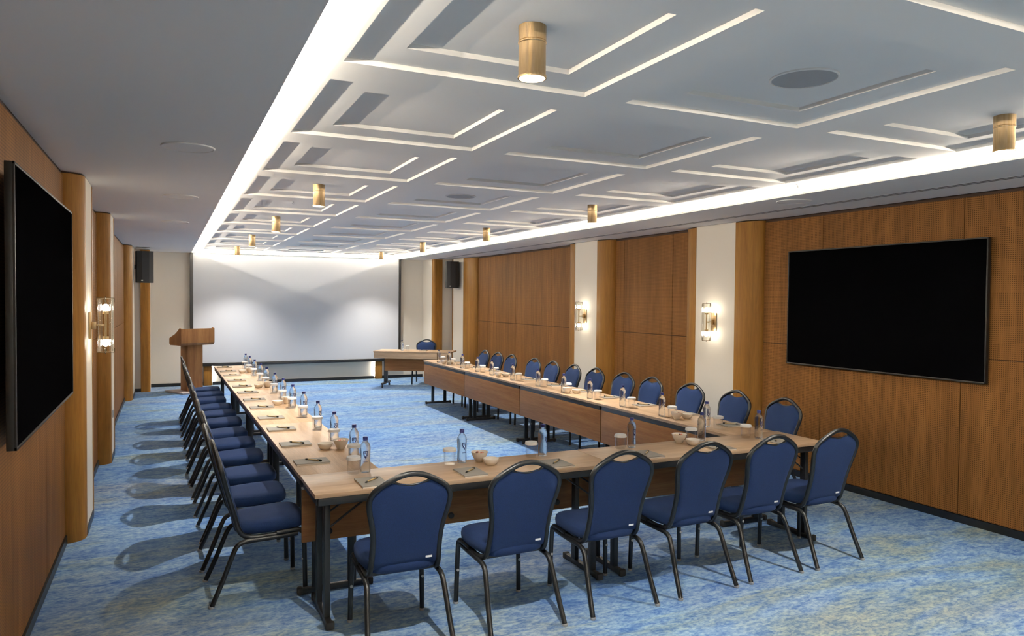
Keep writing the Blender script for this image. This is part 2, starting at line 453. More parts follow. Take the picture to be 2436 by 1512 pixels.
def led(axis, edge, d, a, c, label):
    """led tape behind a cove lip; d points from the lip into the cove, the upstand is put in, out of view, to cut its direct light"""
    def q(p0, p1, z0, z1):
        u, v = sorted((edge+d*p0, edge+d*p1))
        return (u, v, a, c, z0, z1) if axis == 'x' else (a, c, u, v, z0, z1)
    o = obj('led_strip', B().box(*q(0.066, 0.088, ZS+0.0155, ZS+0.0172)), M['white'], ceiling)
    x0, x1, y0, y1, _, _ = q(0.068, 0.086, 0, 0)
    z = ZS+0.0178
    obj('led_diffuser', B().quad((x0, y0, z), (x1, y0, z), (x1, y1, z), (x0, y1, z)), M['led'], o)
    obj('added_cutoff', B().box(*q(0.032, 0.036, ZS+0.0155, ZS+0.0262)), M['white'], o)  # added hidden strip, stops direct led light near the coffer edge
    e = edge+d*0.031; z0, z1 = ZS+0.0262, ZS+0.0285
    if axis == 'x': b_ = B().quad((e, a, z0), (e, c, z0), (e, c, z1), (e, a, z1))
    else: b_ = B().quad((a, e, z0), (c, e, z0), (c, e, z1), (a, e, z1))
    obj('added_glow_edge', b_, M['riser_fill'], o)  # added weak emitter to brighten the coffer risers
led('x', CL, -1, CY0, CY1, 'long white led strip glowing in the ceiling cove above the left table row')
led('x', CR, 1, CY0, CY1, 'long white led strip glowing in the ceiling cove beside the wall with two sconces')
led('y', CY1, 1, CL, CR, 'white led strip glowing in the ceiling cove above the projection screen')
led('y', CY0, -1, CL, CR, 'white led strip in the ceiling cove behind the camera')

# slot diffuser, ceiling speakers, detectors
sd = bpy.data.objects.new('air_slot', None); C.objects.link(sd); sd.parent = ceiling; sd.location = (5.43, 7.0, ZS)
obj('slot', B().box(-0.040, -0.008, -8.5, 8.3, -0.002, 0.001).box(0.008, 0.040, -8.5, 8.3, -0.002, 0.001), M['slot'], sd)
obj('trim', B().box(-0.046, -0.040, -8.5, 8.3, -0.003, 0.001).box(-0.008, 0.008, -8.5, 8.3, -0.003, 0.001).box(0.040, 0.046, -8.5, 8.3, -0.003, 0.001), M['ceil'], sd)

def spk(x, y, z, label, dark):
    t = thing('ceiling_speaker', label, 'ceiling speaker', (x, y, z), 0, 'round ceiling speakers')
    obj('ring', B().lathe([(0.150, 0), (0.150, -0.005), (0.146, -0.008), (0.141, -0.008), (0.139, -0.003)], 48), M['ceil'], t)
    obj('speaker_grille', B().lathe([(0.140, -0.004), (0.0, -0.004)], 48), M['grille'] if dark else M['ceil'], t)
spk(2.61, 2.44, ZI, 'round grey ceiling speaker in the coffer nearest the camera', True)
spk(2.61, 2.44+PY*3, ZI, 'round grey ceiling speaker in the fourth middle coffer, far down the room', True)
spk(0.116, 4.80, ZS, 'round white ceiling speaker in the plain soffit, nearest the wall television', False)
spk(0.11, 7.17, ZS, 'round white ceiling speaker in the left soffit, second from the camera', False)
spk(0.09, 9.59, ZS, 'round white ceiling speaker in the left soffit, farthest from the camera', False)
spk(5.04, 4.80, ZS, 'round white ceiling speaker in the soffit beside the long air slot', False)
for x, y, z, lab in ((4.68, 4.42, ZC, 'tiny dark sprinkler head in the coffered ceiling near the bright cove of the sconce wall'),
                     (1.19, 7.86, ZI, 'tiny white sprinkler head in a coffer behind the second brass spotlight')):
    o = obj('sprinkler_head', B().lathe([(0.022, 0), (0.022, -0.006), (0.008, -0.010), (0.007, -0.028), (0.014, -0.030), (0.014, -0.034), (0, -0.034)], 16), M['grille'], loc=(x, y, z))
    tag(o, lab, 'sprinkler', 'sprinkler heads in the coffers')

# ------------------------------------------------------------------ brass spotlights
SPOT_W = 134
def make_spot():
    t = thing('ceiling_spotlight', '', 'spotlight')
    obj('canopy', B().lathe([(0.0, 0), (0.052, 0), (0.052, -0.055), (0.050, -0.057)], 40), M['brass'], t)
    obj('lamp_body', B().lathe([(0.050, -0.057), (0.0535, -0.059), (0.0535, -0.063), (0.051, -0.066), (0.051, -0.178), (0.054, -0.183), (0.054, -0.192), (0.049, -0.192), (0.049, -0.150), (0.0, -0.150)], 40), M['brass'], t)
    obj('lens', B().lathe([(0.0465, -0.178), (0.03, -0.184), (0.0, -0.186)], 32), M['lens'], t)
    ld = bpy.data.lights.new('spot bulb', 'SPOT'); ld.energy = SPOT_W; ld.spot_size = math.radians(106); ld.spot_blend = 0.85
    ld.shadow_soft_size = 0.022; ld.color = (1.0, 0.935, 0.85)
    lo = bpy.data.objects.new('bulb', ld); C.objects.link(lo); lo.parent = t; lo.location = (0, 0, -0.200)
    return t
krow = {0: 'nearest', 3: 'second', 5: 'third', 7: 'fourth', 9: 'farthest'}
for cx, side in ((1.23, 'the ceiling row over the lectern table run'), (3.99, 'the ceiling row near the sconce wall')):
    for k in (-2, 0, 3, 5, 7, 9):
        x = cx if cx < 2 else 4.09
        y = {0: 2.44, 3: 6.66, 5: 9.50, 7: 12.35, 9: 15.10, -2: -0.42}[k]
        lab = ('%s brass cylinder spotlight in %s' % (krow[k], side)) if k >= 0 else 'brass cylinder spotlight behind the camera, %s' % side
        place('spot', make_spot, (x, y, ZI), 0, lab, 'brass spotlights on the coffered ceiling')

# ------------------------------------------------------------------ wall sconces
def make_sconce():
    t = thing('wall_sconce', '', 'wall lamp')   # local +x points out of the wall
    obj('back_plate', B().box(0, 0.018, -0.045, 0.045, -0.105, 0.105, 0.006).box(0.018, 0.05, -0.012, 0.012, -0.03, 0.03, 0.004), M['brass'], t)
    cx, r = 0.115, 0.050
    obj('stem', B().tube([(cx, 0, -0.11), (cx, 0, 0.11)], 0.016, n=12).tube([(0.05, 0, 0.0), (cx, 0, 0.0)], 0.014, n=10)
        .lathe([(0.0, -0.012), (0.022, -0.012), (0.022, 0.012), (0.0, 0.012)], 16, (cx, 0, 0.10)).lathe([(0.0, -0.012), (0.022, -0.012), (0.022, 0.012), (0.0, 0.012)], 16, (cx, 0, -0.10)), M['brass'], t)
    for z in (0.135, -0.135):
        obj('bulb_globe', B().sphere((cx, 0, z), 0.026, 12, 1.25), M['globe'], t)
    sh = obj('glass_shade', B().lathe([(r, -0.205), (r, 0.205)], 32, (cx, 0, 0)), M['rod'], t)
    rods = B()
    for i in range(10):
        a = 2*PI*(i+0.5)/10
        rods.tube([(cx+r*1.06*math.cos(a), r*1.06*math.sin(a), -0.207), (cx+r*1.06*math.cos(a), r*1.06*math.sin(a), 0.207)], 0.009, n=8)
    obj('glass_rods', rods, M['rod'], sh)
    for s in (1, -1):
        z = 0.213*s; f = B()
        f.tube([(cx-0.062, 0, z), (cx+0.062, 0, z)], 0.006, n=8).tube([(cx, -0.062, z), (cx, 0.062, z)], 0.006, n=8)
        for dx, dy in ((0.060, 0), (-0.060, 0), (0, 0.060), (0, -0.060)):
            f.tube([(cx+dx, dy, z), (cx+dx, dy, z-0.032*s)], 0.006, n=8)
        f.tube([(cx, 0, z), (cx, 0, z+0.014*s)], 0.009, n=8)
        obj('wire_cage', f, M['dbrass'], t)
    return t
place('sconce', make_sconce, (FR, 6.665, 1.565), PI, 'brass twin globe wall lamp on the wider white bay beside the large television', 'brass wall lamps with glass cylinders')
place('sconce', make_sconce, (FR, 9.565, 1.565), PI, 'brass twin globe wall lamp on the farther narrow white bay behind the table row', 'brass wall lamps with glass cylinders')
place('sconce', make_sconce, (FL, 6.55, 1.575), 0, 'brass twin globe wall lamp seen side-on, beside the edge-on television', 'brass wall lamps with glass cylinders')

# ------------------------------------------------------------------ televisions
def tv(name_label, side, ya, yb, za, zb, off):
    t = thing('television', name_label, 'television', (XL if side < 0 else XR, (ya+yb)/2, (za+zb)/2), 0, 'wall mounted televisions')
    s = 1 if side < 0 else -1; w, h = (yb-ya)/2, (zb-za)/2
    def bx(x0, x1, *r, bev=0): x0, x1 = sorted((s*x0, s*x1)); return B().box(x0, x1, *r, bev)
    obj('screen', bx(off-0.004, off, -w+0.012, w-0.012, -h+0.014, h-0.012, bev=0.001), M['tvglass'], t)
    obj('housing', bx(off-0.035, off-0.004, -w, w, -h, h, bev=0.003), M['tvbezel'], t)
    bz = B()
    for r in ((-w, w, -h, -h+0.014), (-w, w, h-0.012, h), (-w, -w+0.012, -h, h), (w-0.012, w, -h, h)):
        x0, x1 = sorted((s*(off-0.006), s*(off+0.003))); bz.box(x0, x1, *r, 0.001)
    obj('bezel', bz, M['tvbezel'], t)
    obj('wall_mount', bx(0, off-0.035, -0.35, 0.35, -0.25, 0.25), M['steel'], t)
tv('large black wall television on timber panelling behind the right table row', 1, 3.585, 5.63, 1.165, 2.33, 0.055)
tv('large black wall television seen edge-on beside the row of empty chairs', -1, 3.63, 5.66, 1.15, 2.36, 0.10)


# small wall details
o = obj('wall_socket', B().box(0, 0.010, -0.04, 0.04, -0.04, 0.04, 0.003).lathe([(0.0, 0.012), (0.024, 0.012), (0.024, 0.008)], 20, mx=Matrix.Rotation(PI/2, 4, 'Y')), M['glide'], loc=(FL, 9.20, 0.50))
tag(o, 'small grey socket low on the second white bay of the television side wall', 'socket')

# ------------------------------------------------------------------ projection screen with light niches
ps = thing('projection_screen', 'huge white projection screen with black side masks filling the end wall', 'projection screen', (2.60, 16.07, 0))
SX = 2.10
obj('screen_fabric', B().box(-SX-0.03, SX+0.05, -0.02, -0.008, 0.45, ZS-0.004), M['screen'], ps)
obj('side_mask', B().box(-SX-0.09, -SX-0.028, -0.03, -0.005, 0.40, ZS-0.004), M['steel'], ps)
obj('side_mask', B().box(SX+0.048, SX+0.10, -0.03, -0.005, 0.40, ZS-0.004), M['steel'], ps)
obj('bottom_bar', B().box(-SX-0.09, SX+0.10, -0.04, 0.03, 0.40, 0.462, 0.006), M['steel'], ps)
for x0, x1, lab, sx in ((0.665, 0.825, 'short oak post with a glowing inner edge under the screen, beside the lectern', 1), (4.225, 4.385, 'short oak post with a glowing inner edge under the screen, behind the rotated table', -1)):
    t = thing('wood_post', lab, 'post', ((x0+x1)/2, 16.13, 0), 0, 'posts under the projection screen')
    w = (x1-x0)/2
    obj('post_body', B().box(-w, w, -0.05, 0.034, 0, 0.398, 0.012), M['post'], t)
    xs = (w-0.002, w+0.006) if sx > 0 else (-w-0.006, -w+0.002)
    obj('led_edge', B().box(xs[0], xs[1], 0.0, 0.03, 0.06, 0.395), M['led2'], t)

# loudspeakers
def pa(loc, rz, label, sd_):
    t = thing('loudspeaker', label, 'loudspeaker', loc, rz, 'loudspeakers beside the projection screen')
    poly = [(-0.145, -0.02), (-0.135, -0.16), (-0.06, -0.19), (0.06, -0.19), (0.135, -0.16), (0.145, -0.02), (0.09, 0.12), (-0.09, 0.12)]
    obj('cabinet', B().prism(poly, -0.285, 0.285), M['pa'], t, ang=20)
    obj('front_grille', B().prism([(-0.128, -0.168), (-0.058, -0.196), (0.058, -0.196), (0.128, -0.168), (0.128, -0.160), (-0.128, -0.160)], -0.265, 0.265), M['pa'], t, ang=20)
    o = obj('maker_badge', B().box(-0.075, -0.045, -0.198, -0.194, -0.255, -0.235), M['white'], t)
    o['label'] = 'small pale badge'
    obj('wall_bracket', B().box(min(0, sd_*0.155), max(0, sd_*0.155), 0.0, 0.04, -0.04, 0.04, 0.004), M['steel'], t)
pa((-0.385, 14.93, 2.345), math.radians(10), 'black loudspeaker high on the side wall above the lectern', -1)
pa((5.60, 14.93, 2.335), math.radians(-10), 'black loudspeaker high on the wall behind the rotated presenter table', 1)

# ------------------------------------------------------------------ lectern
lt = thing('lectern', 'oak lectern with a wide sloped reading head, standing beside the screen', 'lectern', (0.415, 15.10, 0), math.radians(27))
obj('base_plate', B().box(-0.33, 0.33, -0.30, 0.36, 0, 0.035, 0.004), M['base_grey'], lt)
obj('column', B().box(-0.15, 0.15, -0.13, 0.13, 0.035, 0.94, 0.004), M['lectern'], lt)
side = [(-0.20, 0.905), (-0.235, 0.945), (-0.235, 1.215), (-0.18, 1.23), (-0.10, 1.17), (0.0, 1.11), (0.13, 1.06), (0.20, 1.03), (0.20, 0.93), (0.16, 0.90)]
rot = Matrix(((0, 0, 1, 0), (1, 0, 0, 0), (0, 1, 0, 0), (0, 0, 0, 1)))
obj('side_panel', B().prism(side, -0.33, -0.312, rot), M['lectern'], lt)
obj('side_panel', B().prism(side, 0.312, 0.33, rot), M['lectern'], lt)
fp = obj('front_panel', B().prism([(-0.235, 0.945), (-0.217, 0.945), (-0.217, 1.215), (-0.235, 1.215)], -0.312, 0.312, rot).prism([(-0.20, 0.905), (-0.235, 0.945), (-0.217, 0.95), (-0.19, 0.92)], -0.312, 0.312, rot), M['lectern'], lt)
obj('bottom_board', B().box(-0.312, 0.312, -0.20, 0.17, 0.90, 0.922), M['lectern'], lt)
obj('reading_top', B().prism([(-0.215, 1.16), (0.19, 0.985), (0.19, 1.000), (-0.215, 1.178)], -0.312, 0.312, rot), M['lectern'], lt)

# ------------------------------------------------------------------ conference tables
TW, TD = 1.893, 0.478
def make_table(wood_top, wood_mod, modesty=True):
    """origin on the floor at the centre; +y towards the inside of the horseshoe, chairs sit on -y"""
    def f():
        t = thing('conference_table', '', 'table')
        hx, hy = TW/2-0.001, TD/2
        obj('tabletop', B().box(-hx, hx, -hy, hy, 0.726, 0.750, 0.0025), M[wood_top], t)
        r = B()
        for y in (-hy+0.006, hy-0.032): r.box(-hx+0.02, hx-0.02, y, y+0.026, 0.684, 0.726, 0.002)
        for x in (-hx+0.012, hx-0.038): r.box(x, x+0.026, -hy+0.03, hy-0.03, 0.684, 0.726, 0.002)
        obj('steel_frame', r, M['steel'], t)
        if modesty:
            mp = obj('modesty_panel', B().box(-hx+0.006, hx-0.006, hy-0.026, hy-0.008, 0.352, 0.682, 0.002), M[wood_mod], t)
            for x in (-0.78, 0.0, 0.78):
                kn = obj('knob', B().lathe([(0.0, 0), (0.019, 0), (0.019, 0.012), (0.016, 0.016), (0, 0.017)], 20, mx=Matrix.Translation((x, hy-0.026, 0.405)) @ Matrix.Rotation(PI/2, 4, 'X')), M['rubber'], mp)
            obj('bracket', B().box(-hx-0.0+0.003, -hx+0.028, hy-0.05, hy-0.028, 0.676, 0.686), M['white'], mp)
        for s in (-1, 1):
            x = s*(hx-0.085)
            lg = obj('leg_frame', B().box(x-0.016, x+0.016, -0.150, -0.100, 0.03, 0.726, 0.003).box(x-0.016, x+0.016, 0.070, 0.120, 0.03, 0.726, 0.003), M['steel'], t)
            obj('foot_bar', B().box(x-0.018, x+0.018, -0.215, 0.205, 0.006, 0.040, 0.006), M['steel'], lg)
            for yy_ in (-0.222, 0.212):
                obj('foot_cap', B().box(x-0.024, x+0.024, yy_-0.016, yy_+0.016, 0.0, 0.046, 0.010), M['rubber'], lg)
            obj('folding_brace', B().tube([(x, -0.125, 0.52), (x-s*0.26, -0.125, 0.70)], 0.012, n=8, up=Vector((0, 1, 0))).tube([(x, -0.10, 0.60), (x-s*0.16, -0.10, 0.70)], 0.010, n=8, up=Vector((0, 1, 0))).tube([(x-s*0.26, -0.125, 0.70), (x-s*0.34, -0.125, 0.705)], 0.012, n=8, up=Vector((0, 1, 0))), M['steel'], lg)
        return t
    return f
Tx = make_table('twx', 'mwx')
Tx_open = make_table('twx', 'mwx', False)
G = 'conference tables in the horseshoe'
place('table', Tx, (0.708+TW/2, 3.94+TD/2, 0), 0, 'oak conference table across the near end, at the corner with the chair shadows', G)
place('table', Tx, (0.708+TW*1.5+0.001, 3.94+TD/2, 0), 0, 'oak conference table across the near end, at the corner close to the big television', G)
for i in range(4):
    y = 4.421 + TW*(i+0.5)
    xl = 0.706 + TD/2 - 0.0085*(y-4.42)
    names = ['nearest', 'second', 'third', 'farthest']
    place('table_open', Tx_open, (xl, y, 0), -PI/2+0.0085, '%s oak table from the camera in the long run without chairs between it and the lectern' % names[i] if False else '%s oak table of the long run that ends near the lectern' % names[i], G)
    place('table', Tx, (3.995 + TD/2, y, 0), PI/2, '%s oak table of the long run in front of the wall sconces' % names[i], G)
o = obj('table_sticker', B().box(0, 0.05, -0.001, 0.0, 0, 0.012), M['white'], loc=(4.43, 3.946, 0.698))
tag(o, 'tiny pale sticker on the black table edge at the near corner by the last chair', 'sticker')

# presenter table
pt = thing('presenter_table', 'oak presenter table on castors, turned at an angle before the right end of the screen', 'table', (4.60, 14.33, 0), math.radians(-31.7))
obj('tabletop', B().box(-0.80, 0.80, -0.30, 0.30, 0.722, 0.748, 0.003), M['twx'], pt)
obj('fascia', B().box(-0.79, 0.79, -0.290, -0.268, 0.600, 0.722, 0.002), M['twx'], pt)
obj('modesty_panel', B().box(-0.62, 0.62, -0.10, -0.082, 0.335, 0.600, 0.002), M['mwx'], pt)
obj('steel_frame', B().box(-0.70, 0.70, -0.10, 0.10, 0.690, 0.722), M['steel'], pt)
for s in (-1, 1):
    x = s*0.62
    lg = obj('leg_column', B().box(x-0.03, x+0.03, -0.055, 0.055, 0.085, 0.70, 0.006), M['steel'], pt)
    obj('foot', B().box(x-0.03, x+0.03, -0.27, 0.27, 0.062, 0.095, 0.008), M['steel'], lg)
    for y in (-0.25, 0.25):
        obj('castor', B().lathe([(0.0, -0.012), (0.026, -0.012), (0.026, 0.012), (0, 0.012)], 18, mx=Matrix.Translation((x, y, 0.026)) @ Matrix.Rotation(PI/2, 4, 'Y')).box(x-0.008, x+0.008, y-0.02, y+0.005, 0.026, 0.064), M['rubber'], lg)

# ------------------------------------------------------------------ banquet chairs
def yb_(z): return -0.112 - 0.29*(z-0.42) + 0.05*(z-0.42)**2
half = [(0.0, 0.927), (0.055, 0.919), (0.105, 0.898), (0.150, 0.873), (0.186, 0.846), (0.206, 0.812), (0.209, 0.772), (0.200, 0.718), (0.185, 0.650), (0.177, 0.580), (0.176, 0.500), (0.180, 0.430)]
def wz(z):
    pts = sorted([(q, p) for p, q in half])
    for (a, u), (b2, v) in zip(pts, pts[1:]):
        if a <= z <= b2: return u+(v-u)*(z-a)/(b2-a)
    return pts[0][1]
def make_chair():
    """origin on the floor under the seat centre, sitter faces +y"""
    t = thing('banquet_chair', '', 'chair')
    # seat cushion: soft superellipse block
    b = B(); bm = b.bm; n = 44; rings = []
    prof = [(0.90, -0.072), (0.985, -0.060), (1.0, -0.035), (0.985, -0.014), (0.93, -0.003), (0.70, 0.003), (0.35, 0.006)]
    for sc_, dz in prof:
        ring = []
        for i in range(n):
            a = 2*PI*i/n; ca, sa = math.cos(a), math.sin(a); e = 0.42
            x = math.copysign(abs(ca)**e, ca)*0.208; y = math.copysign(abs(sa)**e, sa)*0.205
            if y < 0: x *= 1-0.13*(-y/0.205)
            ring.append(bm.verts.new((x*sc_, 0.075+y*sc_, 0.462+dz+0.006*(y/0.2))))
        rings.append(ring)
    for r1, r2 in zip(rings, rings[1:]):
        for i in range(n): bm.faces.new((r1[i], r1[(i+1) % n], r2[(i+1) % n], r2[i]))
    bm.faces.new(rings[0][::-1]); bm.faces.new(rings[-1])
    obj('seat', b, M['fabric'], t, ang=50)
    # backrest cushion
    b = B(); bm = b.bm; NU, NV = 22, 20
    def ztop(u):
        x = abs(u)*0.205
        zf = 0.93
        for (x0, z0), (x1, z1) in zip(half, half[1:]):
            if x0 <= x <= x1: zf = z0+(z1-z0)*(x-x0)/(x1-x0); break
        zf -= 0.010
        k = max(0.0, 1-abs(x)/0.105)
        return zf - 0.052*(k**0.7 if k > 0 else 0) if x < 0.105 else zf
    front, back = [], []
    for j in range(NV+1):
        v = j/NV; fr, bk = [], []
        for i in range(NU+1):
            u = -1+2*i/NU; zt = ztop(u); z = 0.385+v*(zt-0.385)
            hw = min(wz(max(z, 0.43)), 0.212)-0.006
            if z > 0.80: hw = wz(0.80)-0.006
            x = u*hw
            edge = min(1.0, (1-abs(u))*7, v*8+0.0, (1-v)*7)
            puff = 0.022*(max(edge, 0)**0.5)
            y = yb_(max(z, 0.40)) - (0.0 if z > 0.43 else (z-0.43)*0.9)
            fr.append(bm.verts.new((x, y+0.004+puff, z))); bk.append(bm.verts.new((x, y-0.004-puff*0.35, z)))
        front.append(fr); back.append(bk)
    for j in range(NV):
        for i in range(NU):
            bm.faces.new((front[j][i], front[j][i+1], front[j+1][i+1], front[j+1][i]))
            bm.faces.new((back[j][i], back[j+1][i], back[j+1][i+1], back[j][i+1]))
    for i in range(NU):
        bm.faces.new((front[0][i], back[0][i], back[0][i+1], front[0][i+1]))
        bm.faces.new((front[NV][i], front[NV][i+1], back[NV][i+1], back[NV][i]))
    for j in range(NV):
        bm.faces.new((front[j][0], front[j+1][0], back[j+1][0], back[j][0]))
        bm.faces.new((front[j][NU], back[j][NU], back[j+1][NU], front[j+1][NU]))
    bk_o = obj('backrest', b, M['fabric'], t, ang=60)
    tg = obj('fabric_tag', B().box(0.105, 0.140, yb_(0.455)-0.014, yb_(0.455)-0.011, 0.452, 0.464), M['white'], bk_o)
    tg['label'] = 'small white tag'
    # back frame: arch, waist and the rails running forward under the seat
    arch = [(-x, yb_(z), z) for x, z in half[::-1]] + [(x, yb_(z), z) for x, z in half[1:]]
    rail = [(0.182, -0.090, 0.392), (0.184, -0.045, 0.374), (0.186, 0.02, 0.371), (0.186, 0.12, 0.374), (0.190, 0.21, 0.380)]
    left = [(-x, y, z) for x, y, z in rail][::-1]
    path = smooth_path(left+arch+rail, 4)
    obj('back_frame', B().tube(path, 0.030, 0.029, n=10, up=Vector((0, 1, 0))), M['gun'], t, ang=60)
    # piping bar of the handle opening
    hb = smooth_path([(-0.10, yb_(0.893), 0.893), (-0.06, yb_(0.872), 0.874), (0, yb_(0.864), 0.866), (0.06, yb_(0.872), 0.874), (0.10, yb_(0.893), 0.893)], 5)
    obj('handle_trim', B().tube(hb, 0.012, 0.014, n=8, up=Vector((0, 1, 0))), M['gun'], t, ang=60)
    # legs
    for s in (-1, 1):
        p = smooth_path([(s*0.196, 0.225, 0.366), (s*0.197, 0.10, 0.360), (s*0.198, -0.06, 0.357), (s*0.200, -0.115, 0.343), (s*0.204, -0.145, 0.30), (s*0.214, -0.205, 0.15), (s*0.224, -0.265, 0.012)], 4)
        lg = obj('leg', B().tube(p, 0.029, 0.029, n=10, up=Vector((1, 0, 0))), M['gun'], t, ang=60)
        obj('foot_glide', B().lathe([(0, 0), (0.014, 0), (0.016, 0.006), (0.015, 0.014), (0, 0.014)], 14, (s*0.2245, -0.268, 0)), M['glide'], lg)
        p = smooth_path([(s*0.196, 0.10, 0.384), (s*0.196, 0.215, 0.388), (s*0.197, 0.250, 0.376), (s*0.199, 0.262, 0.34), (s*0.205, 0.266, 0.15), (s*0.208, 0.268, 0.012)], 4)
        lg = obj('leg', B().tube(p, 0.029, 0.029, n=10, up=Vector((1, 0, 0))), M['gun'], t, ang=60)
        obj('foot_glide', B().lathe([(0, 0), (0.014, 0), (0.016, 0.006), (0.015, 0.014), (0, 0.014)], 14, (s*0.208, 0.268, 0)), M['glide'], lg)
        obj('stacking_bumper', B().lathe([(0, -0.006), (0.008, -0.006), (0.008, 0.006), (0, 0.006)], 12, mx=Matrix.Translation((s*0.204, 0.252, 0.205)) @ Matrix.Rotation(PI/2, 4, 'X')), M['glide'], lg)
    obj('seat_frame', B().box(-0.185, 0.185, -0.07, -0.045, 0.368, 0.392).box(-0.19, 0.19, 0.215, 0.24, 0.372, 0.392).box(-0.17, 0.17, -0.05, 0.22, 0.386, 0.394), M['steel'], t)
    return t
CG = 'blue banquet chairs around the horseshoe of tables'
front = [(1.115, 3.735, -0.03), (1.755, 3.735, 0.02), (2.39, 3.745, 0.012), (3.01, 3.76, 0.028), (3.585, 3.775, 0.02), (4.165, 3.775, 0.035)]
fl = ['navy chair with back to us, first on the near table beside the side-on chairs',
      'navy chair with back to us, second along the near table from the side-on chairs',
      'navy chair with back to us, third along the near table, by the table seam',
      'navy chair with back to us, fourth along the near table',
      'navy chair with back to us, fifth along the near table, next to last',
      'navy chair with back to us, at the near corner closest to the timber wall']
for (x, y, r), lab in zip(front, fl): place('chair', make_chair, (x, y, 0), r, lab, CG)
ordn = ['nearest', 'second', 'third', 'fourth', 'fifth', 'sixth', 'seventh', 'eighth', 'ninth', 'tenth', 'eleventh', 'farthest']
LY = [4.74, 5.36, 5.97, 6.66, 7.26, 7.84, 8.56, 9.15, 9.745, 10.44, 11.05, 11.64]
for i, y in enumerate(LY):
    x = 0.487 - 0.0085*(y-4.7) + (0.0, -0.012, 0.006, 0.0)[i % 4]
    place('chair', make_chair, (x, y, 0), -PI/2 + (0.03, -0.01, 0.02, -0.02, 0.0)[i % 5], 'navy banquet chair seen side-on, %s from the camera in its row' % ordn[i], CG)
RY = [4.87, 5.48, 6.13, 6.82, 7.36, 8.00, 8.56, 9.14, 9.70, 10.49, 11.0, 11.54]
for i, y in enumerate(RY):
    x = 5.055-0.252-0.012*(y-4.87)
    place('chair', make_chair, (x, y, 0), PI/2 + (-0.05, -0.02, 0.02, -0.02, 0.03, 0.0)[i % 6], 'navy banquet chair facing us, %s from the camera along the sconce wall' % ordn[i], CG)
place('chair', make_chair, (4.97, 14.86, 0), math.radians(150), 'navy banquet chair alone behind the rotated presenter table', CG)

# ------------------------------------------------------------------ table settings
def make_pad():
    t = thing('notepad', '', 'notepad')
    obj('pages', B().box(-0.074, 0.074, -0.104, 0.104, 0.0, 0.009), M['page'], t)
    obj('cover', B().box(-0.075, 0.075, -0.105, 0.105, 0.009, 0.0115), M['cover'], t)
    return t
def make_pen():
    t = thing('pen', '', 'pen')
    rx = Matrix.Rotation(PI/2, 4, 'Y')
    obj('barrel', B().lathe([(0.0, -0.046), (0.0046, -0.046), (0.0048, 0.046), (0, 0.046)], 12, mx=rx), M['pen_b'], t)
    obj('tip', B().lathe([(0.0008, -0.068), (0.0050, -0.056), (0.0052, -0.044), (0.0, -0.044)], 12, mx=rx), M['pen_k'], t)
    obj('cap', B().lathe([(0.0, 0.044), (0.0054, 0.044), (0.0054, 0.060), (0.0, 0.062)], 12, mx=rx).box(0.03, 0.058, -0.001, 0.001, 0.004, 0.007), M['pen_k'], t)
    return t
def make_bottle():
    t = thing('water_bottle', '', 'bottle')
    prof = [(0.0, 0.006), (0.020, 0.003), (0.027, 0.0), (0.0305, 0.006), (0.0310, 0.03), (0.0295, 0.075), (0.0305, 0.12), (0.0315, 0.148), (0.0295, 0.163), (0.022, 0.178), (0.0135, 0.188), (0.0125, 0.196), (0.0, 0.196)]
    bd = obj('bottle_body', B().lathe(prof, 28), M['bottle'], t, ang=60)
    obj('cap', B().lathe([(0.0, 0.194), (0.0148, 0.194), (0.0150, 0.199), (0.0142, 0.201), (0.0150, 0.204), (0.0145, 0.215), (0, 0.215)], 24), M['cap'], t)
    # printed emblem wrapped on the glass: shield with a gap, plus a thin line below
    b = B()
    def patch(a0, a1, z0, z1):
        n = 6
        for i in range(n):
            u0, u1 = a0+(a1-a0)*i/n, a0+(a1-a0)*(i+1)/n
            r0 = 0.0320 if z0 > 0.1 else 0.0312
            b.quad((r0*math.cos(u0), r0*math.sin(u0), z0), (r0*math.cos(u1), r0*math.sin(u1), z0), (r0*math.cos(u1), r0*math.sin(u1), z1), (r0*math.cos(u0), r0*math.sin(u0), z1))
    for a in (-PI/2,):
        patch(a-0.42, a+0.42, 0.128, 0.133); patch(a-0.45, a-0.30, 0.112, 0.130); patch(a+0.30, a+0.45, 0.112, 0.130)
        patch(a-0.36, a-0.16, 0.102, 0.112); patch(a+0.16, a+0.36, 0.102, 0.112); patch(a-0.20, a+0.20, 0.094, 0.102)
        patch(a-0.16, a-0.02, 0.114, 0.126); patch(a+0.08, a+0.2, 0.112, 0.124); patch(a-0.08, a+0.08, 0.087, 0.094)
        patch(a-0.42, a+0.42, 0.0665, 0.069)
    obj('printed_emblem', b, M['ink'], bd, smooth=False)
    return t
